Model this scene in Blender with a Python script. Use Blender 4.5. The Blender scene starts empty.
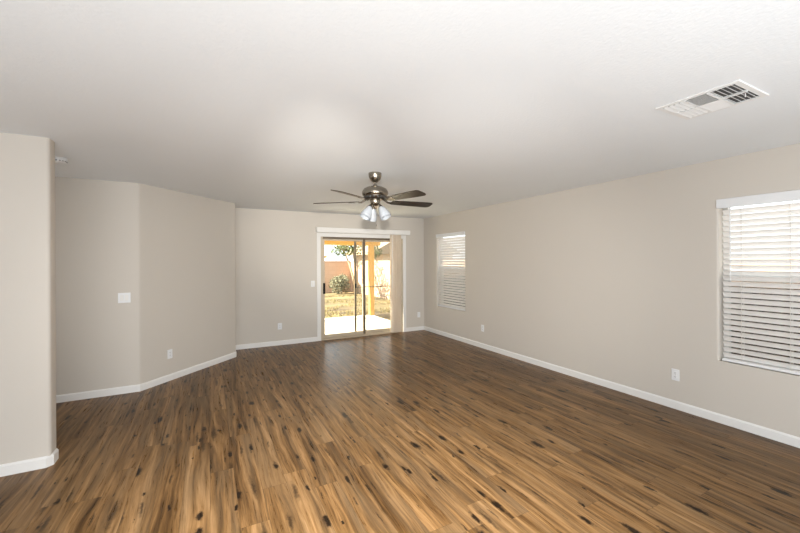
import bpy, bmesh, math, random
from mathutils import Matrix, Vector, Euler
random.seed(7)
S = bpy.context.scene
COL = S.collection
PI = math.pi

# ------------------------------------------------------------------ camera
F_PX, YAW, HOR, ROLL, CAM_Z = 365.8, 0.4816, 260.95, -0.0048, 1.513
cam_data = bpy.data.cameras.new('camera')
cam = bpy.data.objects.new('camera', cam_data)
COL.objects.link(cam)
cam_data.sensor_width = 36.0
cam_data.sensor_fit = 'HORIZONTAL'
cam_data.lens = F_PX / 800 * 36
cam_data.shift_y = (HOR - 266.5) / 800
cam_data.clip_start = 0.05
cam.matrix_world = (Matrix.Translation((0, 0, CAM_Z)) @ Matrix.Rotation(-YAW, 4, 'Z')
                    @ Matrix.Rotation(PI / 2, 4, 'X') @ Matrix.Rotation(ROLL, 4, 'Z'))
S.camera = cam

# ------------------------------------------------------------------ colour management
S.view_settings.view_transform = 'Standard'
S.view_settings.look = 'None'
S.view_settings.gamma = 1.0
S.view_settings.use_curve_mapping = False
S.view_settings.exposure = 0.08

# ------------------------------------------------------------------ world, sun, flash and fill lights
world = bpy.data.worlds.new('world')
S.world = world
world.use_nodes = True
bg = world.node_tree.nodes['Background']
bg.inputs['Color'].default_value = (0.90, 0.95, 1.0, 1)
bg.inputs['Strength'].default_value = 2.6

def light(name, kind, loc, energy, color=(1, 1, 1), size=0.1, direction=None, size_y=None, spot=None):
    d = bpy.data.lights.new(name, kind)
    d.energy = energy
    d.color = color
    if kind == 'AREA':
        d.size = size
        if size_y:
            d.shape = 'RECTANGLE'
            d.size_y = size_y
    elif kind == 'SUN':
        d.angle = size
    else:
        d.shadow_soft_size = size
    if kind == 'SPOT':
        d.spot_size = spot
        d.spot_blend = 1.0
    o = bpy.data.objects.new(name, d)
    COL.objects.link(o)
    o.location = loc
    if direction is not None:
        o.rotation_euler = Vector(direction).to_track_quat('-Z', 'Y').to_euler()
    return o

light('sun', 'SUN', (0, 0, 12), 30.0, (1.0, 0.88, 0.68), 0.009, (1.0, -0.15, -0.62))
# photographer's flash above the camera, split into beams aimed to even out the walls
WARM = (1.0, 0.975, 0.93)
light('flash_beam_right', 'SPOT', (0.0, 0.0, 1.73), 385, WARM, 0.05, (4.2, 5.2, -0.75), spot=1.0)
light('flash_beam_left', 'SPOT', (0.0, 0.0, 1.73), 250, WARM, 0.05, (0.8, 6.0, -0.75), spot=1.0)
light('flash_beam_far', 'SPOT', (0.0, 0.0, 1.73), 620, (1.0, 0.95, 0.86), 0.05, (1.75, 6.0, 0.38), spot=0.55)
light('flash_spill', 'SPOT', (0.0, 0.0, 1.73), 12, WARM, 0.05, (2.0, 6.0, 2.2), spot=1.2)
# unseen spot added over the camera to brighten the near floor
light('near_floor_fill', 'SPOT', (0.3, 0.5, 2.38), 900, (1.0, 0.98, 0.95), 0.08, (0.30, 0.82, -1.8), spot=1.55)
# unseen area fills added behind the camera, for the walls and the ceiling
light('rear_fill', 'AREA', (0.2, -2.6, 1.5), 100, (0.97, 0.99, 1.0), 4.0, (0.15, 1, 0.02), 1.8)
light('ceiling_fill', 'AREA', (0.4, -1.0, 0.3), 122, (0.90, 0.97, 1.03), 4.0, (0.16, 0.62, 0.75), 1.0)
# area fill added left of the camera to brighten the right wall and blind
light('left_fill', 'AREA', (-3.2, 0.2, 1.3), 24, (0.98, 0.99, 1.0), 1.6, (1, -0.25, 0), 1.4)
# small unseen fill added behind the left wall end for the alcove wall
light('alcove_fill', 'AREA', (-2.6, 4.4, 1.4), 6, (1.0, 0.97, 0.93), 1.0, (1, 0, 0), 1.6)

# ------------------------------------------------------------------ material helpers
def mat(name):
    m = bpy.data.materials.new(name)
    m.use_nodes = True
    nt = m.node_tree
    return m, nt, nt.nodes['Principled BSDF']

def node(nt, t, **kw):
    n = nt.nodes.new(t)
    for k, v in kw.items():
        if k in n.inputs.keys():
            n.inputs[k].default_value = v
        else:
            setattr(n, k, v)
    return n

def math_n(nt, op, a, b=None, clamp=False):
    n = nt.nodes.new('ShaderNodeMath')
    n.operation = op
    n.use_clamp = clamp
    for i, v in enumerate((a, b)):
        if v is None:
            continue
        if isinstance(v, (int, float)):
            n.inputs[i].default_value = v
        else:
            nt.links.new(v, n.inputs[i])
    return n.outputs[0]

def mix_col(nt, fac, a, b, blend='MIX'):
    n = nt.nodes.new('ShaderNodeMix')
    n.data_type = 'RGBA'
    n.blend_type = blend
    for sock, v in ((n.inputs[0], fac), (n.inputs[6], a), (n.inputs[7], b)):
        if isinstance(v, (int, float)):
            sock.default_value = v
        elif isinstance(v, tuple):
            sock.default_value = v
        else:
            nt.links.new(v, sock)
    return n.outputs[2]

def plain(name, col, rough=0.5, metal=0.0, var=0.04, scale=12, bump=0.0, bscale=80, spec=None):
    """a lightly mottled surface"""
    m, nt, b = mat(name)
    tc = node(nt, 'ShaderNodeTexCoord')
    ns = node(nt, 'ShaderNodeTexNoise', Scale=scale, Detail=3.0)
    nt.links.new(tc.outputs['Object'], ns.inputs['Vector'])
    lo = tuple(c * (1 - var) for c in col) + (1,)
    hi = tuple(min(1, c * (1 + var)) for c in col) + (1,)
    nt.links.new(mix_col(nt, ns.outputs['Fac'], lo, hi), b.inputs['Base Color'])
    b.inputs['Roughness'].default_value = rough
    b.inputs['Metallic'].default_value = metal
    if spec is not None:
        b.inputs['Specular IOR Level'].default_value = spec
    if bump:
        n2 = node(nt, 'ShaderNodeTexNoise', Scale=bscale, Detail=2.0)
        nt.links.new(tc.outputs['Object'], n2.inputs['Vector'])
        bp = node(nt, 'ShaderNodeBump', Strength=bump, Distance=0.004)
        nt.links.new(n2.outputs['Fac'], bp.inputs['Height'])
        nt.links.new(bp.outputs['Normal'], b.inputs['Normal'])
    return m

def floor_mat():
    m, nt, b = mat('wood_plank_floor')
    L = nt.links.new
    tc = node(nt, 'ShaderNodeTexCoord')
    sp = node(nt, 'ShaderNodeSeparateXYZ')
    L(tc.outputs['Object'], sp.inputs[0])
    W, LEN = 0.155, 1.22
    xr = math_n(nt, 'DIVIDE', sp.outputs['X'], W)
    row = math_n(nt, 'FLOOR', xr)
    xf = math_n(nt, 'FRACT', xr)
    wn1 = node(nt, 'ShaderNodeTexWhiteNoise', noise_dimensions='1D')
    L(row, wn1.inputs['W'])
    yo = math_n(nt, 'ADD', math_n(nt, 'DIVIDE', sp.outputs['Y'], LEN), wn1.outputs['Value'])
    pid = math_n(nt, 'FLOOR', yo)
    yf = math_n(nt, 'FRACT', yo)
    cb = node(nt, 'ShaderNodeCombineXYZ')
    L(row, cb.inputs[0]); L(pid, cb.inputs[1])
    wn = node(nt, 'ShaderNodeTexWhiteNoise', noise_dimensions='3D')
    L(cb.outputs[0], wn.inputs['Vector'])
    wsep = node(nt, 'ShaderNodeSeparateColor')
    L(wn.outputs['Color'], wsep.inputs[0])
    # board-local coordinates shifted at random so that grain never runs on
    off = node(nt, 'ShaderNodeVectorMath', operation='SCALE')
    L(wn.outputs['Color'], off.inputs[0]); off.inputs[3].default_value = 37.0
    pos = node(nt, 'ShaderNodeVectorMath', operation='ADD')
    L(tc.outputs['Object'], pos.inputs[0]); L(off.outputs[0], pos.inputs[1])
    # slow sideways wander of the grain
    def scaled(vec, s):
        v = node(nt, 'ShaderNodeVectorMath', operation='MULTIPLY')
        L(vec, v.inputs[0]); v.inputs[1].default_value = s
        return v.outputs[0]
    wob = node(nt, 'ShaderNodeTexNoise', Scale=1.0, Detail=2.0)
    L(scaled(pos.outputs[0], (5, 0.9, 1)), wob.inputs['Vector'])
    wv = node(nt, 'ShaderNodeCombineXYZ')
    L(math_n(nt, 'MULTIPLY', math_n(nt, 'SUBTRACT', wob.outputs['Fac'], 0.5), 0.12), wv.inputs[0])
    gp = node(nt, 'ShaderNodeVectorMath', operation='ADD')
    L(pos.outputs[0], gp.inputs[0]); L(wv.outputs[0], gp.inputs[1])
    # broad strips, fine grain, knots
    strips = node(nt, 'ShaderNodeTexNoise', Scale=1.0, Detail=3.0, Roughness=0.6)
    L(scaled(gp.outputs[0], (24, 1.0, 1)), strips.inputs['Vector'])
    fine = node(nt, 'ShaderNodeTexNoise', Scale=1.0, Detail=5.0, Roughness=0.75)
    L(scaled(gp.outputs[0], (78, 3.2, 1)), fine.inputs['Vector'])
    ramp = node(nt, 'ShaderNodeValToRGB')
    cr = ramp.color_ramp
    cr.elements[0].position = 0.27; cr.elements[0].color = (0.038, 0.019, 0.0068, 1)
    cr.elements[1].position = 0.74; cr.elements[1].color = (0.37, 0.225, 0.108, 1)
    for p, c in ((0.40, (0.095, 0.048, 0.0165, 1)), (0.51, (0.172, 0.092, 0.034, 1)), (0.62, (0.262, 0.147, 0.061, 1))):
        e = cr.elements.new(p); e.color = c
    big = math_n(nt, 'ADD', math_n(nt, 'MULTIPLY', math_n(nt, 'SUBTRACT', strips.outputs['Fac'], 0.5), 1.35), 0.5)
    tone = math_n(nt, 'ADD', math_n(nt, 'MULTIPLY', big, 0.58),
                  math_n(nt, 'ADD', math_n(nt, 'MULTIPLY', math_n(nt, 'SUBTRACT', fine.outputs['Fac'], 0.5), 0.50), 0.21))
    tone = math_n(nt, 'ADD', tone, math_n(nt, 'MULTIPLY', math_n(nt, 'SUBTRACT', wsep.outputs[0], 0.5), 0.10))
    L(tone, ramp.inputs['Fac'])
    col = ramp.outputs['Color']
    # some boards lean grey, others orange
    gn = node(nt, 'ShaderNodeTexNoise', Scale=1.0, Detail=2.0)
    L(scaled(gp.outputs[0], (11, 0.9, 1)), gn.inputs['Vector'])
    gf = math_n(nt, 'MULTIPLY', math_n(nt, 'SUBTRACT', gn.outputs['Fac'], 0.42), 3.0, clamp=True)
    grey = mix_col(nt, math_n(nt, 'MULTIPLY', gf, 0.55), col, (0.150, 0.101, 0.056, 1))
    # small dark knots, long in the grain direction
    kn_w = node(nt, 'ShaderNodeTexNoise', Scale=22.0, Detail=3.0, Roughness=0.7)
    L(pos.outputs[0], kn_w.inputs['Vector'])
    def knots(scale, warp, big, seed, power):
        kv = node(nt, 'ShaderNodeVectorMath', operation='MULTIPLY_ADD')
        L(kn_w.outputs['Color'], kv.inputs[0]); kv.inputs[1].default_value = warp; L(gp.outputs[0], kv.inputs[2])
        k2 = node(nt, 'ShaderNodeVectorMath', operation='ADD')
        L(kv.outputs[0], k2.inputs[0]); k2.inputs[1].default_value = (seed, seed * 1.7, 0)
        vor = node(nt, 'ShaderNodeTexVoronoi', Scale=1.0, Randomness=1.0)
        vor.voronoi_dimensions = '2D'
        L(scaled(k2.outputs[0], scale), vor.inputs['Vector'])
        vs = node(nt, 'ShaderNodeSeparateColor')
        L(vor.outputs['Color'], vs.inputs[0])
        size = math_n(nt, 'ADD', math_n(nt, 'MULTIPLY', math_n(nt, 'POWER', vs.outputs[0], power), big), 0.004)
        k = math_n(nt, 'SUBTRACT', 1.0, math_n(nt, 'DIVIDE', vor.outputs['Distance'], size), clamp=True)
        return k
    ka = math_n(nt, 'MULTIPLY', knots((7.5, 2.5, 1), (0.03, 0.13, 0), 0.22, 0.0, 1.7), 1.9, clamp=True)
    kb = math_n(nt, 'MULTIPLY', knots((13.0, 1.5, 1), (0.03, 0.16, 0), 0.30, 3.7, 2.0), 1.3, clamp=True)
    kn = math_n(nt, 'MAXIMUM', ka, math_n(nt, 'MULTIPLY', kb, 0.8))
    col2 = mix_col(nt, math_n(nt, 'MULTIPLY', kn, 0.97), grey, (0.009, 0.005, 0.003, 1))
    # dark mineral streaks
    st = node(nt, 'ShaderNodeTexNoise', Scale=1.0, Detail=3.0, Roughness=0.55)
    L(scaled(gp.outputs[0], (46, 1.5, 1)), st.inputs['Vector'])
    sk = math_n(nt, 'MULTIPLY', math_n(nt, 'SUBTRACT', st.outputs['Fac'], 0.585), 6.0, clamp=True)
    col3 = mix_col(nt, math_n(nt, 'MULTIPLY', sk, 0.52), col2, (0.050, 0.028, 0.013, 1))
    # seams between boards
    ex = math_n(nt, 'MULTIPLY', math_n(nt, 'MINIMUM', xf, math_n(nt, 'SUBTRACT', 1.0, xf)), W)
    ey = math_n(nt, 'MULTIPLY', math_n(nt, 'MINIMUM', yf, math_n(nt, 'SUBTRACT', 1.0, yf)), LEN)
    seam = math_n(nt, 'LESS_THAN', math_n(nt, 'MINIMUM', ex, ey), 0.0011)
    col4 = mix_col(nt, math_n(nt, 'MULTIPLY', seam, 0.5), col3, (0.03, 0.018, 0.01, 1))
    L(col4, b.inputs['Base Color'])
    rg = math_n(nt, 'ADD', math_n(nt, 'MULTIPLY', fine.outputs['Fac'], 0.14), 0.22)
    L(rg, b.inputs['Roughness'])
    b.inputs['Specular IOR Level'].default_value = 0.12
    bp = node(nt, 'ShaderNodeBump', Strength=0.12, Distance=0.002)
    L(math_n(nt, 'SUBTRACT', fine.outputs['Fac'], math_n(nt, 'MULTIPLY', seam, 0.6)), bp.inputs['Height'])
    L(bp.outputs['Normal'], b.inputs['Normal'])
    return m

def glass_mat():
    m = bpy.data.materials.new('clear_window_glass')
    m.use_nodes = True
    nt = m.node_tree
    nt.nodes.clear()
    out = node(nt, 'ShaderNodeOutputMaterial')
    tr = node(nt, 'ShaderNodeBsdfTransparent', Color=(0.95, 0.97, 0.96, 1))
    gl = node(nt, 'ShaderNodeBsdfGlossy', Roughness=0.02)
    fr = node(nt, 'ShaderNodeFresnel', IOR=1.3)
    mx = node(nt, 'ShaderNodeMixShader')
    ge = node(nt, 'ShaderNodeNewGeometry')
    front = math_n(nt, 'SUBTRACT', 1.0, ge.outputs['Backfacing'])
    nt.links.new(math_n(nt, 'MULTIPLY', fr.outputs[0], front), mx.inputs[0])
    nt.links.new(tr.outputs[0], mx.inputs[1]); nt.links.new(gl.outputs[0], mx.inputs[2])
    nt.links.new(mx.outputs[0], out.inputs[0])
    return m

def screen_mat(name, col, opacity):
    m = bpy.data.materials.new(name)
    m.use_nodes = True
    nt = m.node_tree
    nt.nodes.clear()
    out = node(nt, 'ShaderNodeOutputMaterial')
    tr = node(nt, 'ShaderNodeBsdfTransparent')
    df = node(nt, 'ShaderNodeBsdfDiffuse', Color=col + (1,))
    mx = node(nt, 'ShaderNodeMixShader')
    mx.inputs[0].default_value = opacity
    nt.links.new(tr.outputs[0], mx.inputs[1]); nt.links.new(df.outputs[0], mx.inputs[2])
    nt.links.new(mx.outputs[0], out.inputs[0])
    return m

def translucent(name, col, fac=0.3, rough=0.5):
    m, nt, b = mat(name)
    b.inputs['Base Color'].default_value = col + (1,)
    b.inputs['Roughness'].default_value = rough
    t = node(nt, 'ShaderNodeBsdfTranslucent', Color=col + (1,))
    mx = node(nt, 'ShaderNodeMixShader')
    mx.inputs[0].default_value = fac
    out = nt.nodes['Material Output']
    nt.links.new(b.outputs[0], mx.inputs[1]); nt.links.new(t.outputs[0], mx.inputs[2])
    nt.links.new(mx.outputs[0], out.inputs[0])
    return m

def brushed(name, col, rough):
    m, nt, b = mat(name)
    tc = node(nt, 'ShaderNodeTexCoord')
    mp = node(nt, 'ShaderNodeMapping')
    mp.inputs['Scale'].default_value = (6, 6, 220)
    ns = node(nt, 'ShaderNodeTexNoise', Scale=3.0, Detail=2.0)
    nt.links.new(tc.outputs['Object'], mp.inputs[0]); nt.links.new(mp.outputs[0], ns.inputs['Vector'])
    nt.links.new(mix_col(nt, ns.outputs['Fac'], tuple(c * .85 for c in col) + (1,), tuple(c * 1.1 for c in col) + (1,)), b.inputs['Base Color'])
    b.inputs['Metallic'].default_value = 1.0
    b.inputs['Roughness'].default_value = rough
    return m

def wood(name, a, bcol, rough, axis_scale=(3, 60, 60), spec=0.5):
    m, nt, b = mat(name)
    tc = node(nt, 'ShaderNodeTexCoord')
    mp = node(nt, 'ShaderNodeMapping')
    mp.inputs['Scale'].default_value = axis_scale
    ns = node(nt, 'ShaderNodeTexNoise', Scale=1.0, Detail=4.0, Distortion=0.4)
    nt.links.new(tc.outputs['Object'], mp.inputs[0]); nt.links.new(mp.outputs[0], ns.inputs['Vector'])
    nt.links.new(mix_col(nt, ns.outputs['Fac'], a + (1,), bcol + (1,)), b.inputs['Base Color'])
    b.inputs['Specular IOR Level'].default_value = spec
    b.inputs['Roughness'].default_value = rough
    return m

def block_mat():
    m, nt, b = mat('tan_concrete_block')
    tc = node(nt, 'ShaderNodeTexCoord')
    sp = node(nt, 'ShaderNodeSeparateXYZ'); nt.links.new(tc.outputs['Object'], sp.inputs[0])
    cb = node(nt, 'ShaderNodeCombineXYZ')
    nt.links.new(math_n(nt, 'ADD', sp.outputs['X'], sp.outputs['Y']), cb.inputs[0]); nt.links.new(sp.outputs['Z'], cb.inputs[1])
    br = node(nt, 'ShaderNodeTexBrick', Scale=1.0)
    br.inputs['Color1'].default_value = (0.52, 0.36, 0.26, 1)
    br.inputs['Color2'].default_value = (0.49, 0.34, 0.245, 1)
    br.inputs['Mortar'].default_value = (0.45, 0.31, 0.22, 1)
    br.inputs['Mortar Size'].default_value = 0.008
    br.inputs['Brick Width'].default_value = 0.41
    br.inputs['Row Height'].default_value = 0.205
    nt.links.new(cb.outputs[0], br.inputs['Vector'])
    nt.links.new(br.outputs['Color'], b.inputs['Base Color'])
    b.inputs['Roughness'].default_value = 0.95
    return m

def ground_mat():
    m, nt, b = mat('dry_lawn_and_dirt')
    tc = node(nt, 'ShaderNodeTexCoord')
    mp = node(nt, 'ShaderNodeMapping'); mp.inputs['Scale'].default_value = (0.35, 1.5, 1)
    nt.links.new(tc.outputs['Object'], mp.inputs[0])
    n1 = node(nt, 'ShaderNodeTexNoise', Scale=1.0, Detail=5.0, Roughness=0.6)
    nt.links.new(mp.outputs[0], n1.inputs['Vector'])
    rp = node(nt, 'ShaderNodeValToRGB'); cr = rp.color_ramp
    cr.elements[0].position = 0.36; cr.elements[0].color = (0.055, 0.036, 0.020, 1)
    cr.elements[1].position = 0.66; cr.elements[1].color = (0.27, 0.20, 0.11, 1)
    e = cr.elements.new(0.5); e.color = (0.145, 0.110, 0.052, 1)
    e = cr.elements.new(0.57); e.color = (0.125, 0.105, 0.045, 1)
    nt.links.new(n1.outputs['Fac'], rp.inputs['Fac'])
    n2 = node(nt, 'ShaderNodeTexNoise', Scale=14.0, Detail=3.0)
    nt.links.new(tc.outputs['Object'], n2.inputs['Vector'])
    nt.links.new(mix_col(nt, 0.4, rp.outputs['Color'], n2.outputs['Color'], 'SOFT_LIGHT'), b.inputs['Base Color'])
    b.inputs['Roughness'].default_value = 1.0
    return m

M = {}
M['wall'] = plain('beige_wall_paint', (0.605, 0.562, 0.505), 0.75, var=0.012, scale=2, bump=0.10, bscale=70)
M['ceil'] = plain('white_textured_ceiling_paint', (0.80, 0.822, 0.838), 0.9, var=0.01, scale=3, bump=0.35, bscale=55)
M['floor'] = floor_mat()
M['trim'] = plain('white_trim_paint', (0.80, 0.79, 0.77), 0.4, var=0.01)
M['plastic'] = plain('white_plastic', (0.80, 0.81, 0.82), 0.35, var=0.01)
M['slot'] = plain('dark_slot', (0.05, 0.05, 0.05), 0.6)
M['slat'] = translucent('white_blind_slat', (0.90, 0.88, 0.85), 0.05, 0.4)
M['cord'] = plain('blind_cord', (0.75, 0.72, 0.68), 0.8)
M['vane'] = translucent('beige_vertical_vane', (0.86, 0.78, 0.67), 0.42, 0.6)
M['alu'] = plain('tan_aluminium', (0.56, 0.475, 0.36), 0.4, metal=0.2, var=0.03)
M['alu_dark'] = plain('bronze_aluminium', (0.17, 0.135, 0.095), 0.4, metal=0.3, var=0.03)
M['alu_mid'] = plain('brown_aluminium', (0.26, 0.20, 0.135), 0.4, metal=0.3, var=0.03)
M['black'] = plain('black_handle', (0.006, 0.006, 0.006), 0.5, spec=0.2)
M['glass'] = glass_mat()
M['screen'] = screen_mat('insect_screen', (0.60, 0.52, 0.38), 0.14)
M['screen_dark'] = screen_mat('dark_insect_screen', (0.06, 0.05, 0.04), 0.62)
M['vinyl'] = plain('white_vinyl', (0.74, 0.74, 0.73), 0.4, var=0.01)
M['nickel'] = brushed('brushed_nickel', (0.33, 0.295, 0.245), 0.24)
M['nickel_dark'] = brushed('dark_nickel', (0.14, 0.12, 0.098), 0.3)
M['blade'] = wood('dark_walnut_blade', (0.012, 0.007, 0.004), (0.030, 0.018, 0.009), 0.28, spec=0.35)
M['shade'] = translucent('white_frosted_glass', (0.53, 0.56, 0.60), 0.3, 0.25)
M['etch'] = plain('grey_etched_line', (0.33, 0.36, 0.40), 0.5)
M['vent'] = plain('white_vent_enamel', (0.78, 0.78, 0.77), 0.4, var=0.01)
M['duct'] = plain('grey_duct', (0.09, 0.085, 0.08), 0.7)
M['concrete'] = plain('pale_concrete', (0.66, 0.63, 0.57), 0.9, var=0.06, scale=5)
M['block'] = block_mat()
M['ground'] = ground_mat()
M['lumber'] = wood('ochre_painted_lumber', (0.55, 0.30, 0.070), (0.62, 0.35, 0.09), 0.6, (4, 4, 4))
M['stucco'] = plain('pale_stucco', (0.72, 0.68, 0.62), 0.95, var=0.03)
M['stucco_tan'] = plain('tan_stucco', (0.66, 0.50, 0.36), 0.95, var=0.05, scale=3)
M['roof'] = plain('pale_roof_tile', (0.72, 0.70, 0.68), 0.9, var=0.12, scale=9)
M['roof_tan'] = plain('tan_roof_tile', (0.36, 0.265, 0.185), 0.9, var=0.10, scale=9)
M['leaf'] = plain('olive_leaf', (0.08, 0.105, 0.03), 0.7, var=0.35, scale=8)
M['sage'] = plain('sage_leaf', (0.16, 0.16, 0.105), 0.8, var=0.35, scale=12)
M['bark'] = plain('pale_bark', (0.36, 0.28, 0.19), 0.9, var=0.2, scale=14)
M['grass'] = plain('dry_grass', (0.19, 0.155, 0.065), 0.9, var=0.35, scale=5)

# ------------------------------------------------------------------ object helpers
def obj(name, bm, m, parent=None, smooth=False):
    me = bpy.data.meshes.new(name)
    bmesh.ops.recalc_face_normals(bm, faces=bm.faces[:])
    if smooth:
        for f in bm.faces:
            f.smooth = True
        lim = math.radians(38)
        for e in bm.edges:
            if len(e.link_faces) == 2 and e.calc_face_angle(0) > lim:
                e.smooth = False
    bm.to_mesh(me)
    bm.free()
    me.materials.append(m)
    o = bpy.data.objects.new(name, me)
    COL.objects.link(o)
    if parent is not None:
        o.parent = parent
    return o

def thing(name, label, cat, loc=(0, 0, 0), rot=(0, 0, 0), group=None):
    o = bpy.data.objects.new(name, None)
    COL.objects.link(o)
    o.location = loc
    o.rotation_euler = rot
    o.empty_display_size = 0.1
    o['label'] = label
    o['category'] = cat
    if group:
        o['group'] = group
    return o

def tag(o, label, cat, group=None, kind=None):
    o['label'] = label
    o['category'] = cat
    if group:
        o['group'] = group
    if kind:
        o['kind'] = kind
    return o

def struct(name, bm, m, smooth=False, label=None):
    o = obj(name, bm, m, None, smooth)
    o['kind'] = 'structure'
    if label:
        o['label'] = label
    return o

def copy_tree(o, parent=None):
    c = o.copy()
    COL.objects.link(c)
    if parent is not None:
        c.parent = parent
    for ch in list(o.children):
        copy_tree(ch, c)
    return c

def bx(bm, x0, x1, y0, y1, z0, z1, bev=0.0, mtx=None, segs=1):
    r = bmesh.ops.create_cube(bm, size=1.0)
    vs = r['verts']
    for v in vs:
        v.co = Vector((x0 + (v.co.x + .5) * (x1 - x0), y0 + (v.co.y + .5) * (y1 - y0), z0 + (v.co.z + .5) * (z1 - z0)))
    if bev > 0:
        es = list({e for v in vs for e in v.link_edges})
        rb = bmesh.ops.bevel(bm, geom=es, offset=bev, segments=segs, affect='EDGES', profile=0.5)
        vs = list({v for f in rb['faces'] for v in f.verts} | {v for v in vs if v.is_valid})
    if mtx is not None:
        for v in vs:
            v.co = mtx @ v.co
    return bm

def box(*a, **k):
    return bx(bmesh.new(), *a, **k)

def prism(bm, pts, z0, z1, mtx=None):
    lo = [bm.verts.new((x, y, z0)) for x, y in pts]
    hi = [bm.verts.new((x, y, z1)) for x, y in pts]
    n = len(pts)
    bm.faces.new(lo[::-1]); bm.faces.new(hi)
    for i in range(n):
        bm.faces.new((lo[i], lo[(i + 1) % n], hi[(i + 1) % n], hi[i]))
    if mtx is not None:
        for v in lo + hi:
            v.co = mtx @ v.co
    return bm

def lathe(bm, prof, n=32, mtx=None, close=True):
    """prof: (radius, z) pairs turned about Z"""
    rings = []
    new = []
    for r, z in prof:
        if r < 1e-6:
            v = bm.verts.new((0, 0, z)); rings.append([v]); new.append(v)
        else:
            rg = [bm.verts.new((r * math.cos(2 * PI * i / n), r * math.sin(2 * PI * i / n), z)) for i in range(n)]
            rings.append(rg); new += rg
    for a, b in zip(rings, rings[1:]):
        if len(a) == 1 and len(b) == 1:
            continue
        for i in range(n):
            j = (i + 1) % n
            if len(a) == 1:
                bm.faces.new((a[0], b[i], b[j]))
            elif len(b) == 1:
                bm.faces.new((a[i], b[0], a[j]))
            else:
                bm.faces.new((a[i], b[i], b[j], a[j]))
    if mtx is not None:
        for v in new:
            v.co = mtx @ v.co
    return bm

def tube(bm, pts, rad, n=8):
    pts = [Vector(p) for p in pts]
    rads = rad if isinstance(rad, (list, tuple)) else [rad] * len(pts)
    rings = []
    for i, p in enumerate(pts):
        d = (pts[min(i + 1, len(pts) - 1)] - pts[max(i - 1, 0)]).normalized()
        a = d.orthogonal().normalized() if abs(d.z) > .98 else d.cross(Vector((0, 0, 1))).normalized()
        b = d.cross(a)
        rings.append([bm.verts.new(p + (a * math.cos(2 * PI * k / n) + b * math.sin(2 * PI * k / n)) * rads[i]) for k in range(n)])
    for a, b in zip(rings, rings[1:]):
        for k in range(n):
            bm.faces.new((a[k], a[(k + 1) % n], b[(k + 1) % n], b[k]))
    bm.faces.new(rings[0][::-1]); bm.faces.new(rings[-1])
    return bm

def arc(cx, cy, r, a0, a1, n=5):
    return [(cx + r * math.cos(math.radians(a0 + (a1 - a0) * i / n)), cy + r * math.sin(math.radians(a0 + (a1 - a0) * i / n))) for i in range(n + 1)]

# ================================================================== THE ROOM
H, XR, YB = 2.44, 4.193, 6.886
XL, YR = -3.6, -3.0          # left end of the hallway, rear of the open room
T = 0.16
struct('floor', box(XL - T, XR + T, YR - T, YB + .06, -0.12, 0), M['floor'])
struct('ceiling', box(XL - T, XR + T, YR - T, YB + T, H, H + 0.14), M['ceil'])

# windows on the right wall: (y0, y1, z0, z1)
WIN = [(0.70, 1.640, 0.572, 2.062), (5.437, 6.375, 0.572, 2.050)]
bm = bmesh.new()
ys = [YR - T, WIN[0][0], WIN[0][1], WIN[1][0], WIN[1][1], YB + T]
for i in range(5):
    if i in (1, 3):
        w = WIN[i // 2]
        bx(bm, XR, XR + T, ys[i], ys[i + 1], 0, w[2])
        bx(bm, XR, XR + T, ys[i], ys[i + 1], w[3], H)
        # plaster returns of the opening with softly rounded edges
        r = 0.018
        y0, y1 = ys[i], ys[i + 1]
        prism(bm, arc(XR + r, y0 - r, r, 180, 90) + [(XR + T, y0), (XR + T, y0 - .05), (XR, y0 - .05)], w[2], w[3])
        prism(bm, arc(XR + r, y1 + r, r, 270, 180) + [(XR, y1 + .05), (XR + T, y1 + .05), (XR + T, y1)], w[2], w[3])
        for yy0, yy1 in ((y0 - .05, y0), (y1, y1 + .05)):
            bx(bm, XR, XR + T, yy0, yy1, 0, w[2])
            bx(bm, XR, XR + T, yy0, yy1, w[3], H)
    else:
        bx(bm, XR, XR + T, ys[i] + (.05 if i > 0 else 0), ys[i + 1] - (.05 if i < 4 else 0), 0, H)
struct('wall_right', bm, M['wall'])

# back wall with the patio door opening
DX0, DX1, DZ = 1.89, 3.664, 1.985
bm = bmesh.new()
bx(bm, 0.30, DX0, YB, YB + T, 0, H)
bx(bm, DX1, XR, YB, YB + T, 0, H)
bx(bm, DX0, DX1, YB, YB + T, DZ, H)
struct('wall_back', bm, M['wall'])

# alcove wall and 45 degree wall, one rounded plaster skin
A = (-0.723, 5.2195)
B = (0.372, 6.370)
dAB = Vector((B[0] - A[0], B[1] - A[1])).normalized()
pts = [(XL, A[1])]
pts += [(A[0] - .02, A[1]), (A[0] - .006, A[1] + .0015), (A[0] + .006, A[1] + .008), (A[0] + .016, A[1] + .0175)]
e0 = (B[0] - dAB.x * .02, B[1] - dAB.y * .02)
pts += [e0, (B[0] - .004, B[1] - .004 * 1.05 + .002), (B[0] + .0005, B[1] + .008), (B[0], B[1] + .02)]
pts += [(B[0], YB + T), (XL, YB + T)]
struct('wall_angled', prism(bmesh.new(), pts, 0, H), M['wall'])

# stub wall end at the left with bullnose edges
PX, PY0, PY1 = -1.048, 3.615, 3.752
r = 0.024
pts = [(XL, PY0)] + arc(PX - r, PY0 + r, r, 270, 360) + arc(PX - r, PY1 - r, r, 0, 90) + [(XL, PY1)]
struct('wall_stub', prism(bmesh.new(), pts, 0, H), M['wall'], True)
struct('wall_left', box(XL - T, XL, YR - T, A[1] + .1, 0, H), M['wall'])
struct('wall_rear', box(XL, XR, YR - T, YR, 0, H), M['wall'])

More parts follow.
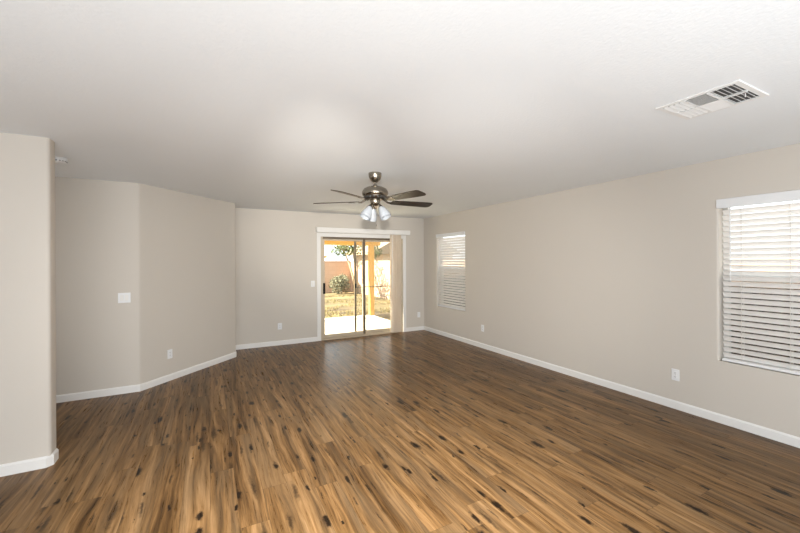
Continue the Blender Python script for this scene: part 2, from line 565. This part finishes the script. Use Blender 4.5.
# ------------------------------------------------------------------ baseboards
BH, BT = 0.082, 0.013
def base_profile(bm, path):
    """mitred skirting along a 2D path; the board lies to the right of the walking direction"""
    n = len(path)
    rows = []
    for i, p in enumerate(path):
        p = Vector(p)
        ns = []
        if i > 0:
            d = (p - Vector(path[i - 1])).normalized(); ns.append(Vector((d.y, -d.x)))
        if i < n - 1:
            d = (Vector(path[i + 1]) - p).normalized(); ns.append(Vector((d.y, -d.x)))
        m = sum(ns, Vector((0, 0))).normalized()
        k = 1 / max(.3, m.dot(ns[0]))
        rows.append([bm.verts.new((p.x + m.x * k * t, p.y + m.y * k * t, z)) for t, z in
                     ((0, 0), (BT, 0), (BT, BH - .014), (BT * .55, BH - .004), (BT * .35, BH), (0, BH))])
    for a, b in zip(rows, rows[1:]):
        for k in range(6):
            bm.faces.new((a[k], a[(k + 1) % 6], b[(k + 1) % 6], b[k]))
    bm.faces.new(rows[0]); bm.faces.new(rows[-1][::-1])
    return bm

def baseboard(name, *paths):
    bm = bmesh.new()
    for p in paths:
        base_profile(bm, p)
    struct(name, bm, M['trim'])

CX0, CX1 = 1.817, 3.737       # outer edges of the door casing
baseboard('baseboard_right', [(XR, YB - BT), (XR, YR)])
baseboard('baseboard_back', [(B[0], YB), (CX0, YB)], [(CX1, YB), (XR, YB)])
baseboard('baseboard_angled', [(XL, A[1]), A, (B[0] - .006, B[1] - .006), (B[0], B[1] + .01), (B[0], YB - BT)])
baseboard('baseboard_stub', [(XL, PY0), (PX - .026, PY0), (PX, PY0 + .026), (PX, PY1 - .026), (PX - .026, PY1), (XL, PY1)])

# ------------------------------------------------------------------ windows (vinyl single hung, glass, screen)
def window(name, w, n):
    y0, y1, z0, z1 = w
    xf = XR + 0.095
    bm = bmesh.new()
    f = 0.04
    bx(bm, xf, xf + .05, y0, y0 + f, z0, z1); bx(bm, xf, xf + .05, y1 - f, y1, z0, z1)
    bx(bm, xf, xf + .05, y0 + f, y1 - f, z0, z0 + f); bx(bm, xf, xf + .05, y0 + f, y1 - f, z1 - f, z1)
    o = struct(name, bm, M['vinyl'])
    zm = z0 + (1.345 - .572)
    obj('meeting_rail', box(xf - .005, xf + .04, y0 + f, y1 - f, zm - .032, zm + .032, .004), M['vinyl'], o)
    obj('upper_glass', box(xf + .028, xf + .034, y0 + f, y1 - f, zm + .032, z1 - f), M['glass'], o)
    obj('lower_glass', box(xf + .010, xf + .016, y0 + f, y1 - f, z0 + f, zm - .032), M['glass'], o)
    obj('insect_screen', box(xf + .043, xf + .0445, y0 + f, y1 - f, z0 + f, zm), M['screen_dark'], o)
window('window_1', WIN[0], 1)
window('window_2', WIN[1], 2)

# ------------------------------------------------------------------ patio door
bm = bmesh.new()
cw = 0.073
bx(bm, CX0, CX0 + cw, YB - .016, YB, 0, DZ + cw, .003)
bx(bm, CX1 - cw, CX1, YB - .016, YB, 0, DZ + cw, .003)
bx(bm, CX0 + cw, CX1 - cw, YB - .016, YB, DZ, DZ + cw, .003)
struct('trim_1', bm, M['trim'], label='white painted casing round the sliding patio door')

FY0, FY1 = YB + .0, YB + .15
bm = bmesh.new()
bx(bm, DX0, DX0 + .045, FY0, FY1, 0, DZ); bx(bm, DX1 - .045, DX1, FY0, FY1, 0, DZ)
door = struct('door_1', bm, M['alu'], label='sliding glass patio door with tan metal frame')
obj('head_track', box(DX0 + .045, DX1 - .045, FY0, FY1, DZ - .035, DZ), M['alu_dark'], door)
obj('sill_track', (lambda b: (bx(b, DX0 + .045, DX1 - .045, FY0 - .004, FY1, -.02, .028, .003),
     bx(b, DX0 + .045, DX1 - .045, YB + .052, YB + .058, .028, .038), bx(b, DX0 + .045, DX1 - .045, YB + .092, YB + .098, .028, .038), b)[-1])(bmesh.new()), M['alu'], door)

def sash(name, x0, x1, y0, y1, z0, z1, st, top, bot, m, right_m=None):
    bm = bmesh.new()
    bx(bm, x0, x0 + st, y0, y1, z0, z1, .003)
    if right_m is None:
        bx(bm, x1 - st, x1, y0, y1, z0, z1, .003)
    bx(bm, x0 + st, x1 - st, y0, y1, z0, z0 + bot, .003)
    bx(bm, x0 + st, x1 - st, y0, y1, z1 - top, z1, .003)
    o = obj(name, bm, m, door)
    if right_m is not None:
        obj('meeting_stile', box(x1 - st, x1, y0, y1, z0, z1, .003), right_m, o)
    return o
zt = DZ - .036
sl = sash('sliding_panel', DX0 + .035, 2.821, YB + .030, YB + .062, .038, zt, .052, .035, .06, M['alu'], M['alu_dark'])
obj('glass_pane', box(1.977, 2.769, YB + .044, YB + .049, .098, zt - .035), M['glass'], sl)
bm = box(1.922, 1.986, YB + .018, YB + .030, .885, 1.095, .004)
bx(bm, 1.932, 1.972, YB - .018, YB - .006, .90, 1.08, .004)
bx(bm, 1.936, 1.962, YB - .008, YB + .020, .92, .945, .003)
bx(bm, 1.936, 1.962, YB - .008, YB + .020, 1.035, 1.06, .003)
h = obj('door_handle', bm, M['black'], sl); h['label'] = 'black pull handle'
fx = sash('fixed_panel', 2.775, DX1 - .045, YB + .070, YB + .100, .038, zt, .045, .035, .06, M['alu'])
obj('glass_pane', box(2.82, DX1 - .09, YB + .083, YB + .088, .098, zt - .035), M['glass'], fx)
sc = sash('screen_panel', 2.612, 3.58, YB + .112, YB + .132, .030, zt, .046, .035, .06, M['alu_mid'])
obj('screen_mesh', box(2.658, 3.534, YB + .121, YB + .1225, .09, zt - .035), M['screen'], sc)
obj('crossbar', box(2.658, 3.534, YB + .116, YB + .128, .975, .990), M['alu_dark'], sc)
obj('screen_latch', box(2.618, 2.652, YB + .096, YB + .112, .965, 1.055, .004), M['black'], sc)

# ------------------------------------------------------------------ vertical blind over the patio door
vb = thing('vertical_blind', 'open beige vertical blind stacked at right of the patio door under a white valance', 'blind', (2.79, YB, 0))
vx = lambda x: x - 2.79
vy = lambda y: y - YB
bm = bmesh.new()
bx(bm, vx(1.792), vx(3.79), vy(6.772), vy(6.784), 2.060, 2.156, .003)
bx(bm, vx(1.792), vx(1.804), vy(6.784), 0, 2.060, 2.156)
bx(bm, vx(3.778), vx(3.79), vy(6.784), 0, 2.060, 2.156)
bx(bm, vx(1.804), vx(3.778), vy(6.784), 0, 2.146, 2.156)
obj('valance', bm, M['trim'], vb)
obj('head_rail', box(vx(1.83), vx(3.75), vy(6.806), vy(6.850), 2.095, 2.140, .003), M['plastic'], vb)
def vane_bm():
    bm = bmesh.new()
    n = 8
    a, b2 = [], []
    for i in range(n + 1):
        t = -1 + 2 * i / n
        a.append((0.0445 * t, 0.006 * (1 - t * t)))
    pts = a + [(x, y - .0012) for x, y in a[::-1]]
    prism(bm, pts, 0.028, 2.07)
    bx(bm, -.008, .008, -.002, .004, 2.07, 2.098)
    return bm
v0 = obj('vane', vane_bm(), M['vane'], vb, True)
NV = 8
for k in range(NV):
    v = v0 if k == 0 else v0.copy()
    if k:
        COL.objects.link(v); v.parent = vb
    ang = 90 + (34 if k == 0 else 20) + (11 if k % 2 else -11) - random.uniform(-5, 5)
    v.location = (vx(3.372 + k * 0.0265), vy(6.829), 0)
    v.rotation_euler = (0, 0, math.radians(ang))
bm = bmesh.new()
tube(bm, [(vx(3.372), vy(6.792), 2.06), (vx(3.372), vy(6.79), .95)], .004, 6)
obj('wand', bm, M['plastic'], vb)

# ------------------------------------------------------------------ venetian blinds
def venetian(label, w, tilt):
    y0, y1, z0, z1 = w
    t = thing('venetian_blind', label, 'blind', (XR, (y0 + y1) / 2, z0), group='white venetian blinds')
    hw = (y1 - y0) / 2
    obj('valance', box(-.014, .004, -hw - .012, hw + .012, 1.412, z1 - z0 + .006, .003), M['plastic'], t)
    obj('head_rail', box(.012, .062, -hw + .012, hw - .012, 1.420, z1 - z0 - .004, .002), M['plastic'], t)
    bm = bmesh.new()
    pitch, n = 0.0505, 27
    th = math.radians(tilt)
    zs = 0.062
    cs, sn = math.cos(th), math.sin(th)
    for i in range(n):
        z = zs + i * pitch
        if z > 1.405:
            break
        prof = []
        for k in range(5):
            q = -1 + k / 2
            cr = 0.0025 * (1 - q * q)
            prof.append((q * .0262, cr))
        prof2 = prof + [(a, b - .0026) for a, b in prof[::-1]]
        lo = []
        hi = []
        for a, b in prof2:
            # room-side edge is the higher one
            x = .036 + a * cs + b * sn
            zz = z - a * sn + b * cs
            lo.append(bm.verts.new((x, -hw + .020, zz))); hi.append(bm.verts.new((x, hw - .020, zz)))
        m = len(lo)
        for k in range(m):
            bm.faces.new((lo[k], lo[(k + 1) % m], hi[(k + 1) % m], hi[k]))
        bm.faces.new(lo[::-1]); bm.faces.new(hi)
    obj('slats', bm, M['slat'], t, True)
    obj('bottom_rail', box(.010, .062, -hw + .018, hw - .018, .006, .030, .004), M['plastic'], t)
    for yy in (-hw + .16, 0, hw - .16):
        bm = bmesh.new()
        bx(bm, .0125, .0140, yy - .002, yy + .002, .030, 1.42)
        bx(bm, .0580, .0595, yy - .002, yy + .002, .030, 1.42)
        obj('ladder_tape', bm, M['cord'], t)
    bm = bmesh.new()
    tube(bm, [(.004, hw - .085, 1.42), (.002, hw - .085, .75)], .004, 6)
    obj('tilt_wand', bm, M['plastic'], t)
    bm = bmesh.new()
    for q in (0, .012):
        tube(bm, [(.005, -hw + .08 + q, 1.42), (.003, -hw + .08 + q, .62)], .0013, 5)
    obj('lift_cord', bm, M['cord'], t)
    return t
venetian('white slatted blind at the right edge of the photo, the nearer and larger window', WIN[0], 52)
venetian('smaller looking white slatted blind on the far window near the patio door corner', WIN[1], 58)

# ------------------------------------------------------------------ outlets and switches
def outlet(label, loc, rz):
    """local +Y points into the wall; plate lies in the XZ plane"""
    t = thing('wall_outlet', label, 'outlet', loc, (0, 0, rz), 'white wall outlets')
    obj('cover_plate', box(-.036, .036, -.006, 0, -.058, .058, .0025), M['plastic'], t)
    for s in (-1, 1):
        bm = bmesh.new()
        pts = [(.017 * math.cos(a), .0145 * math.sin(a)) for a in [2 * PI * i / 20 for i in range(20)]]
        pts = [(x, max(-.012, min(.012, y))) for x, y in pts]
        prism(bm, pts, 0, .003, Matrix.Translation((0, -.006, s * .0195)) @ Matrix.Rotation(PI / 2, 4, 'X'))
        rc = obj('receptacle', bm, M['plastic'], t)
        bm = bmesh.new()
        for q in (-.0063, .0063):
            bx(bm, q - .0012, q + .0012, -.0097, -.0088, s * .0195 - .001, s * .0195 + .007)
        lathe(bm, [(0, .0007), (.0023, .0007), (.0023, 0), (0, 0)], 10, Matrix.Translation((0, -.009, s * .0195 - .0065)) @ Matrix.Rotation(PI / 2, 4, 'X'))
        obj('slots', bm, M['slot'], rc)
    bm = bmesh.new()
    lathe(bm, [(0, .0014), (.002, .001), (.003, 0), (0, 0)], 10, Matrix.Translation((0, -.006, 0)) @ Matrix.Rotation(PI / 2, 4, 'X'))
    obj('screw', bm, M['nickel'], t)
    return t
ang45 = math.atan2(dAB.y, dAB.x)
oA = (A[0] + dAB.x * .40, A[1] + dAB.y * .40, .338)
outlet('white outlet low on the angled wall at left', oA, ang45)
outlet('white outlet low on the back wall, left of the patio door', (1.135, YB, .340), 0)
outlet('white outlet low on the back wall, between patio door and room corner', (4.055, YB, .338), 0)
outlet('white outlet low on the right wall, nearest the camera, left of the large blind', (XR, 1.997, .345), -PI / 2)
outlet('tiny far white outlet low on the right wall, nearest the far window', (XR, 4.945, .343), -PI / 2)

def switch(label, loc, gangs):
    t = thing('light_switch', label, 'switch', loc, group='white light switches')
    hw = .036 + .023 * (gangs - 1)
    obj('cover_plate', box(-hw, hw, -.006, 0, -.058, .058, .0025), M['plastic'], t)
    for g in range(gangs):
        x = (g - (gangs - 1) / 2) * .046
        obj('rocker', bx(bmesh.new(), x - .016, x + .016, -.010, -.005, -.033, .033, .002,
            None), M['trim'], t)
        for s in (-1, 1):
            bm = bmesh.new()
            lathe(bm, [(0, .0014), (.002, .001), (.003, 0), (0, 0)], 10, Matrix.Translation((x, -.006, s * .048)) @ Matrix.Rotation(PI / 2, 4, 'X'))
            obj('screw', bm, M['plastic'], t)
    return t
switch('wide white double light switch on the left alcove wall', (-.866, A[1], 1.103), 2)
switch('narrow white single light switch just left of the patio door', (1.738, YB, 1.090), 1)

# ------------------------------------------------------------------ smoke detector
sd = thing('smoke_detector', 'round white smoke detector on the ceiling behind the left wall end', 'smoke detector', (-1.19, 4.29, H))
obj('mounting_base', lathe(bmesh.new(), [(0, 0), (.073, 0), (.073, -.012), (.068, -.014), (0, -.014)], 32), M['plastic'], sd, True)
obj('cover', lathe(bmesh.new(), [(0, -.014), (.066, -.014), (.067, -.022), (.061, -.036), (.048, -.043), (0, -.045)], 32), M['plastic'], sd, True)
bm = bmesh.new()
for i in range(18):
    a = 2 * PI * i / 18
    bx(bm, .0605, .0665, -.005, .005, -.031, -.025, 0, Matrix.Rotation(a, 4, 'Z'))
obj('sensing_slots', bm, M['slot'], sd)
obj('test_button', lathe(bmesh.new(), [(0, -.0445), (.011, -.0445), (.010, -.048), (0, -.049)], 16), M['trim'], sd, True)

# ------------------------------------------------------------------ ceiling air register
vt = thing('air_vent', 'white louvered air register on the ceiling at upper right', 'vent', (2.608, 1.058, H))
hx, hy = .187, .200
bm = bmesh.new()
fw = .030
for (a, b, c, d) in ((-hx, hx, -hy, -hy + fw), (-hx, hx, hy - fw, hy), (-hx, -hx + fw, -hy + fw, hy - fw), (hx - fw, hx, -hy + fw, hy - fw)):
    bx(bm, a, b, c, d, -.008, 0, .002)
obj('flange', bm, M['vent'], vt)
obj('duct_backing', box(-hx + fw, hx - fw, -hy + fw, hy - fw, -.0012, -.0002), M['duct'], vt)
bm = bmesh.new()
ix, iy = hx - fw, hy - fw
s1, s2 = -.055, .055
for yb in (s1, s2):
    bx(bm, -ix, ix, yb - .005, yb + .005, -.012, -.001)
bx(bm, -ix, ix, -.004, .004, -.0123, -.001, 0, Matrix.Identity(4)) if 0 else None
bx(bm, -.005, .005, -iy, s1 - .005, -.012, -.001); bx(bm, -.005, .005, s2 + .005, iy, -.012, -.001); bx(bm, -.005, .005, s1 + .005, s2 - .005, -.012, -.001)
obj('dividers', bm, M['vent'], vt)
def bank(xa, xb, ya, yb, n, along, tilt, hw):
    bm = bmesh.new()
    for i in range(n):
        if along == 'X':
            c = ya + (i + .5) * (yb - ya) / n
            mt = Matrix.Translation(((xa + xb) / 2, c, -.0075)) @ Matrix.Rotation(tilt, 4, 'X')
            bx(bm, -(xb - xa) / 2, (xb - xa) / 2, -hw, hw, -.0007, .0007, 0, mt)
        else:
            c = xa + (i + .5) * (xb - xa) / n
            mt = Matrix.Translation((c, (ya + yb) / 2, -.0075)) @ Matrix.Rotation(tilt, 4, 'Y')
            bx(bm, -hw, hw, -(yb - ya) / 2, (yb - ya) / 2, -.0007, .0007, 0, mt)
    return obj('louver_bank', bm, M['vent'], vt)
for xa, xb in ((-ix, -.005), (.005, ix)):
    bank(xa, xb, s2 + .005, iy, 4, 'X', math.radians(-20), .0095)
    bank(xa, xb, -iy, s1 - .005, 5, 'X', math.radians(38), .010)
bank(-ix, -.005, s1 + .005, s2 - .005, 8, 'Y', math.radians(-48), .0085)
bank(.005, ix, s1 + .005, s2 - .005, 8, 'Y', math.radians(25), .011)
bm = tube(bmesh.new(), [(.03, -iy + .02, -.006), (.03, -iy + .02, -.028)], .003, 6)
obj('damper_lever', bm, M['vent'], vt)

# ------------------------------------------------------------------ ceiling fan
fan = thing('ceiling_fan', 'brushed nickel ceiling fan with five dark blades and three white glass shades', 'ceiling fan', (1.557, 3.538, H))
zf = lambda z: z - H
obj('canopy', lathe(bmesh.new(), [(0, 0), (.068, 0), (.069, -.010), (.066, -.040), (.056, -.068), (.034, -.090), (.020, -.098), (0, -.098)], 40), M['nickel'], fan, True)
bm = lathe(bmesh.new(), [(0, -.090), (.0125, -.090), (.0125, -.150), (0, -.150)], 16)
lathe(bm, [(0, -.120), (.019, -.122), (.022, -.132), (.022, -.144), (0, -.146)], 20)
obj('downrod', bm, M['nickel'], fan, True)
obj('motor_housing', lathe(bmesh.new(), [(0, -.141), (.040, -.143), (.085, -.150), (.120, -.168), (.136, -.194), (.139, -.217), (.134, -.234), (.124, -.243), (0, -.243)], 48), M['nickel'], fan, True)
bm = lathe(bmesh.new(), [(0, -.240), (.120, -.241), (.114, -.262), (.098, -.276), (.060, -.280), (0, -.280)], 48)
vb_ = obj('vent_band', bm, M['nickel_dark'], fan, True)
bm = bmesh.new()
for i in range(18):
    mt = Matrix.Rotation(2 * PI * i / 18, 4, 'Z') @ Matrix.Translation((.114, 0, -.259)) @ Matrix.Rotation(math.radians(25), 4, 'Y')
    lathe(bm, [(0, .008), (.006, .007), (.012, .002), (.012, -.004), (0, -.006)], 10, mt @ Matrix.Rotation(PI / 2, 4, 'Y') @ Matrix.Scale(.9, 4, (1, 0, 0)))
obj('vent_holes', bm, M['slot'], vb_, True)
obj('switch_housing', lathe(bmesh.new(), [(0, -.278), (.052, -.278), (.055, -.286), (.050, -.312), (.046, -.325), (.028, -.340), (.010, -.346), (0, -.346)], 32), M['nickel'], fan, True)
# blades
ZB = -.297
def blade_bm():
    bm = bmesh.new()
    top = [(.185, -.045), (.215, -.054), (.55, -.068), (.652, -.069), (.676, -.050), (.682, .030), (.668, .058), (.640, .069), (.55, .068), (.215, .054), (.185, .045)]
    prism(bm, top, -.003, .003, Matrix.Translation((0, 0, ZB)) @ Matrix.Rotation(math.radians(-12), 4, 'X'))
    return bm
def bracket_bm():
    bm = bmesh.new()
    R = Matrix.Translation((0, 0, ZB)) @ Matrix.Rotation(math.radians(-12), 4, 'X')
    prism(bm, [(.135, -.012), (.180, -.014), (.215, -.036), (.262, -.040), (.290, -.012), (.290, .012), (.262, .040), (.215, .036), (.180, .014), (.135, .012)], -.0085, -.0032, R)
    tube(bm, [(.095, 0, -.268), (.120, 0, -.285), (.150, 0, ZB - .006), (.185, 0, ZB - .006)], [.013, .012, .010, .007], 8)
    for x, y in ((.22, -.022), (.22, .022), (.268, 0)):
        lathe(bm, [(0, -.0115), (.004, -.0105), (.0055, -.0085), (0, -.0085)], 10, R @ Matrix.Translation((x, y, 0)))
    return bm
b0 = obj('blade', blade_bm(), M['blade'], fan)
k0 = obj('blade_bracket', bracket_bm(), M['nickel_dark'], b0)
camang = lambda a: math.radians(a) - YAW    # blade angles read against the line of sight to the fan
for i in range(5):
    bl = b0 if i == 0 else copy_tree(b0, fan)
    bl.rotation_euler = (0, 0, camang(26 + 72 * i))
# light kit: three arms, each with its bell shade
shade_prof = [(.021, 0), (.026, -.003), (.031, -.014), (.041, -.038), (.052, -.072), (.057, -.104), (.058, -.130), (.0545, -.130), (.0485, -.072), (.0375, -.038), (.0275, -.014), (.021, -.005)]
for i, a in enumerate((112, 222, 332)):
    an = camang(a)
    R = Matrix.Rotation(an, 4, 'Z')
    bm = bmesh.new()
    tube(bm, [R @ Vector(p) for p in ((.030, 0, -.322), (.048, 0, -.328), (.060, 0, -.340), (.064, 0, -.358))], .008, 8)
    mt = R @ Matrix.Translation((.062, 0, -.352)) @ Matrix.Rotation(math.radians(-30), 4, 'Y')
    lathe(bm, [(0, .004), (.016, .002), (.0225, -.007), (.023, -.018), (0, -.018)], 20, mt)
    arm = obj('light_arm', bm, M['nickel_dark'], fan, True)
    mt2 = mt @ Matrix.Translation((0, 0, -.012))
    sh = obj('lamp_shade', lathe(bmesh.new(), shade_prof, 32, mt2), M['shade'], arm, True)
    rr = lathe(bmesh.new(), [(.0560, -.1000), (.0572, -.1000), (.0576, -.1025), (.0560, -.1025), (.0560, -.1000)], 32, mt2)
    obj('etched_line', rr, M['etch'], sh)
bm = bmesh.new()
tube(bm, [(.012, .0, -.344), (.012, 0, -.540)], .0013, 5)
lathe(bm, [(0, -.538), (.004, -.541), (.0055, -.552), (.003, -.562), (0, -.563)], 10, Matrix.Translation((.012, 0, 0)))
obj('pull_chain', bm, M['nickel_dark'], fan, True)

# ================================================================== THE YARD
GZ = -0.10
struct('ground', box(-16, 24, YR - 2, 40, GZ - .2, GZ), M['ground'])
struct('patio_slab', box(-0.5, 4.30, YB + T, 10.05, GZ - .05, -.082, .01), M['concrete'], label='pale concrete patio slab')
struct('wall_yard_back', (lambda b: (bx(b, -12, 6.9, 18.5, 18.7, GZ, 1.47), bx(b, -12, 6.9, 18.48, 18.72, 1.47, 1.53), b)[-1])(bmesh.new()), M['block'], label='tan block wall at the back of the yard')
struct('wall_yard_right', (lambda b: (bx(b, 6.7, 6.9, YR - 2, 18.5, GZ, 1.47), bx(b, 6.68, 6.92, YR - 2, 18.48, 1.47, 1.53), b)[-1])(bmesh.new()), M['block'], label='sunlit tan block wall along the right of the yard')

pc = thing('patio_cover', 'ochre painted wooden patio cover on a square post outside the door', 'patio cover', (4.24, 9.95, GZ))
px, py, pz = 4.24, 9.95, GZ
obj('post', box(-.07, .07, -.07, .07, .0, 2.07, .004), M['lumber'], pc)
obj('beam', box(.7 - px, 4.50 - px, -.07, .07, 2.07, 2.34, .004), M['lumber'], pc)
obj('post', box(.75 - px, .89 - px, -.07, .07, 0, 2.07, .004), M['lumber'], pc)
bm = bmesh.new()
prism(bm, [(YB + T - py, 2.50), (.35, 2.36), (.35, 2.42), (YB + T - py, 2.62)], .6 - px, 4.55 - px, Matrix(((0, 0, 1, 0), (1, 0, 0, 0), (0, 1, 0, 0), (0, 0, 0, 1))))
obj('roof_panel', bm, M['stucco'], pc)

# neighbouring houses beyond the block walls
nb = thing('house', 'pale neighbouring house with brown fascia behind the back block wall', 'house', (4.0, 26, GZ))
obj('wall', box(-9, 3.2, .7, 6, 0, 2.05), M['stucco'], nb)
obj('fascia', box(-9.5, 3.6, 0, .06, 1.86, 2.02), M['lumber'], nb)
bm = bmesh.new()
prism(bm, [(0.06, 1.98), (3.4, 3.1), (7, 2.0), (7, 1.9), (.06, 1.9)], -9.5, 3.6, Matrix(((0, 0, 1, 0), (1, 0, 0, 0), (0, 1, 0, 0), (0, 0, 0, 1))))
obj('roof', bm, M['roof'], nb)
nh = thing('house', 'tan neighbouring house with sloping gable roof beyond the right block wall', 'house', (12.6, 21.5, GZ))
obj('wall', box(-2.6, 2.9, 0, 5, 0, 2.2), M['stucco_tan'], nh)
bm = bmesh.new()
prism(bm, [(-3.3, 2.05), (3.3, 2.05), (3.3, 2.25), (0, 4.05), (-3.3, 2.25)], -.3, 5.3, Matrix(((1, 0, 0, 0), (0, 0, 1, 0), (0, 1, 0, 0), (0, 0, 0, 1))))
obj('roof', bm, M['roof_tan'], nh)

# plants
def leaves(bm, c, rad, n, size, rng, flat=1.0):
    for _ in range(n):
        while True:
            p = Vector((rng.uniform(-1, 1), rng.uniform(-1, 1), rng.uniform(-1, 1)))
            if .25 < p.length < 1:
                break
        q = Vector(c) + Vector((p.x * rad[0], p.y * rad[1], p.z * rad[2]))
        R = Euler((rng.uniform(0, PI), rng.uniform(0, PI), rng.uniform(0, PI))).to_matrix()
        s = size * rng.uniform(.6, 1.4)
        vs = [bm.verts.new(q + R @ Vector(v)) for v in ((-s, 0, 0), (0, -s * .45, .1 * s), (s, 0, 0), (0, s * .45, .1 * s))]
        bm.faces.new((vs[0], vs[1], vs[2])); bm.faces.new((vs[0], vs[2], vs[3]))
    return bm

rng = random.Random(3)
bush = thing('bush', 'round grey green bush in front of the back block wall', 'bush', (5.72, 17.4, GZ))
bm = bmesh.new()
leaves(bm, (-.08, 0, .46), (.46, .42, .44), 900, .05, rng)
leaves(bm, (.16, 0, .66), (.36, .34, .32), 500, .05, rng)
leaves(bm, (.30, -.05, .36), (.24, .3, .34), 250, .05, rng)
obj('foliage', bm, M['sage'], bush)
bm = bmesh.new()
for i in range(7):
    a = rng.uniform(0, 2 * PI)
    tube(bm, [(.05 * math.cos(a), .05 * math.sin(a), 0), (.2 * math.cos(a), .2 * math.sin(a), .3), (.33 * math.cos(a), .33 * math.sin(a), .62)], [.02, .014, .006], 5)
obj('stem', bm, M['bark'], bush)

def tree(label, loc, trunks, crowns, leafn, lsize, seed):
    r = random.Random(seed)
    t = thing('tree', label, 'tree', loc)
    for tr in trunks:
        obj('trunk', tube(bmesh.new(), tr, [.075, .06, .05, .03][:len(tr)], 8), M['bark'], t, True)
    bm = bmesh.new()
    for c, rad in crowns:
        leaves(bm, c, rad, leafn, lsize, r)
    obj('foliage', bm, M['leaf'], t)
    bm = bmesh.new()
    for c, rad in crowns:
        tip = trunks[0][-1]
        for _ in range(5):
            e = Vector(c) + Vector((r.uniform(-.8, .8) * rad[0], r.uniform(-.8, .8) * rad[1], r.uniform(-.6, .6) * rad[2]))
            tube(bm, [tip, tuple((Vector(tip) + e) / 2 + Vector((0, 0, .1))), tuple(e)], [.03, .018, .006], 5)
    obj('branches', bm, M['bark'], t)
    return t
tree('loose green tree with pale leaning trunks at the back yard corner', (6.55, 17.5, GZ),
     [[(0, 0, 0), (-.08, 0, .8), (-.28, .02, 1.5), (-.55, .05, 2.1)], [(.08, 0, 0), (.10, 0, .8), (.02, .05, 1.5), (-.1, 0, 2.2)]],
     [((-.65, 0, 2.2), (.62, .6, .38)), ((.0, 0, 2.4), (.6, .6, .5)), ((-.3, .1, 3.1), (.9, .8, .6))], 420, .065, 5)
tree('green leafy tree behind the right block wall beside the tan house', (8.6, 19.7, GZ),
     [[(0, 0, 0), (0, 0, .8), (.05, 0, 1.5), (.1, 0, 2.0)]],
     [((0, 0, 2.2), (.45, .45, .42)), ((.1, 0, 2.9), (.45, .45, .4))], 420, .06, 8)
# a desert tree left of the view whose shade falls across the right block wall
tree('sparse desert tree in the yard left of the door view', (2.45, 15.2, GZ),
     [[(0, 0, 0), (.1, 0, .9), (.15, .05, 1.7), (.2, 0, 2.5)]],
     [((.3, .1, 3.0), (.85, 1.1, .6)), ((.1, .6, 3.6), (.8, .9, .5)), ((.2, -.5, 2.7), (.7, .7, .4))], 260, .075, 11)

bm = bmesh.new()
r = random.Random(21)
for _ in range(5200):
    x = r.uniform(1.5, 6.4); y = 10.3 + 6.2 * r.random() ** 1.2
    if math.sin(x * .9 + y * 2.1) + math.sin(y * 3.3 - x * .4) < -.2:
        continue
    hgt = r.uniform(.03, .08); a = r.uniform(0, PI); w = .012
    dx, dy = w * math.cos(a), w * math.sin(a)
    v = [bm.verts.new((x - dx, y - dy, GZ)), bm.verts.new((x + dx, y + dy, GZ)), bm.verts.new((x + r.uniform(-.03, .03), y + r.uniform(-.03, .03), GZ + hgt))]
    bm.faces.new(v)
tag(obj('grass', bm, M['grass']), 'patchy dry grass between the patio slab and the block walls', 'grass', kind='stuff')
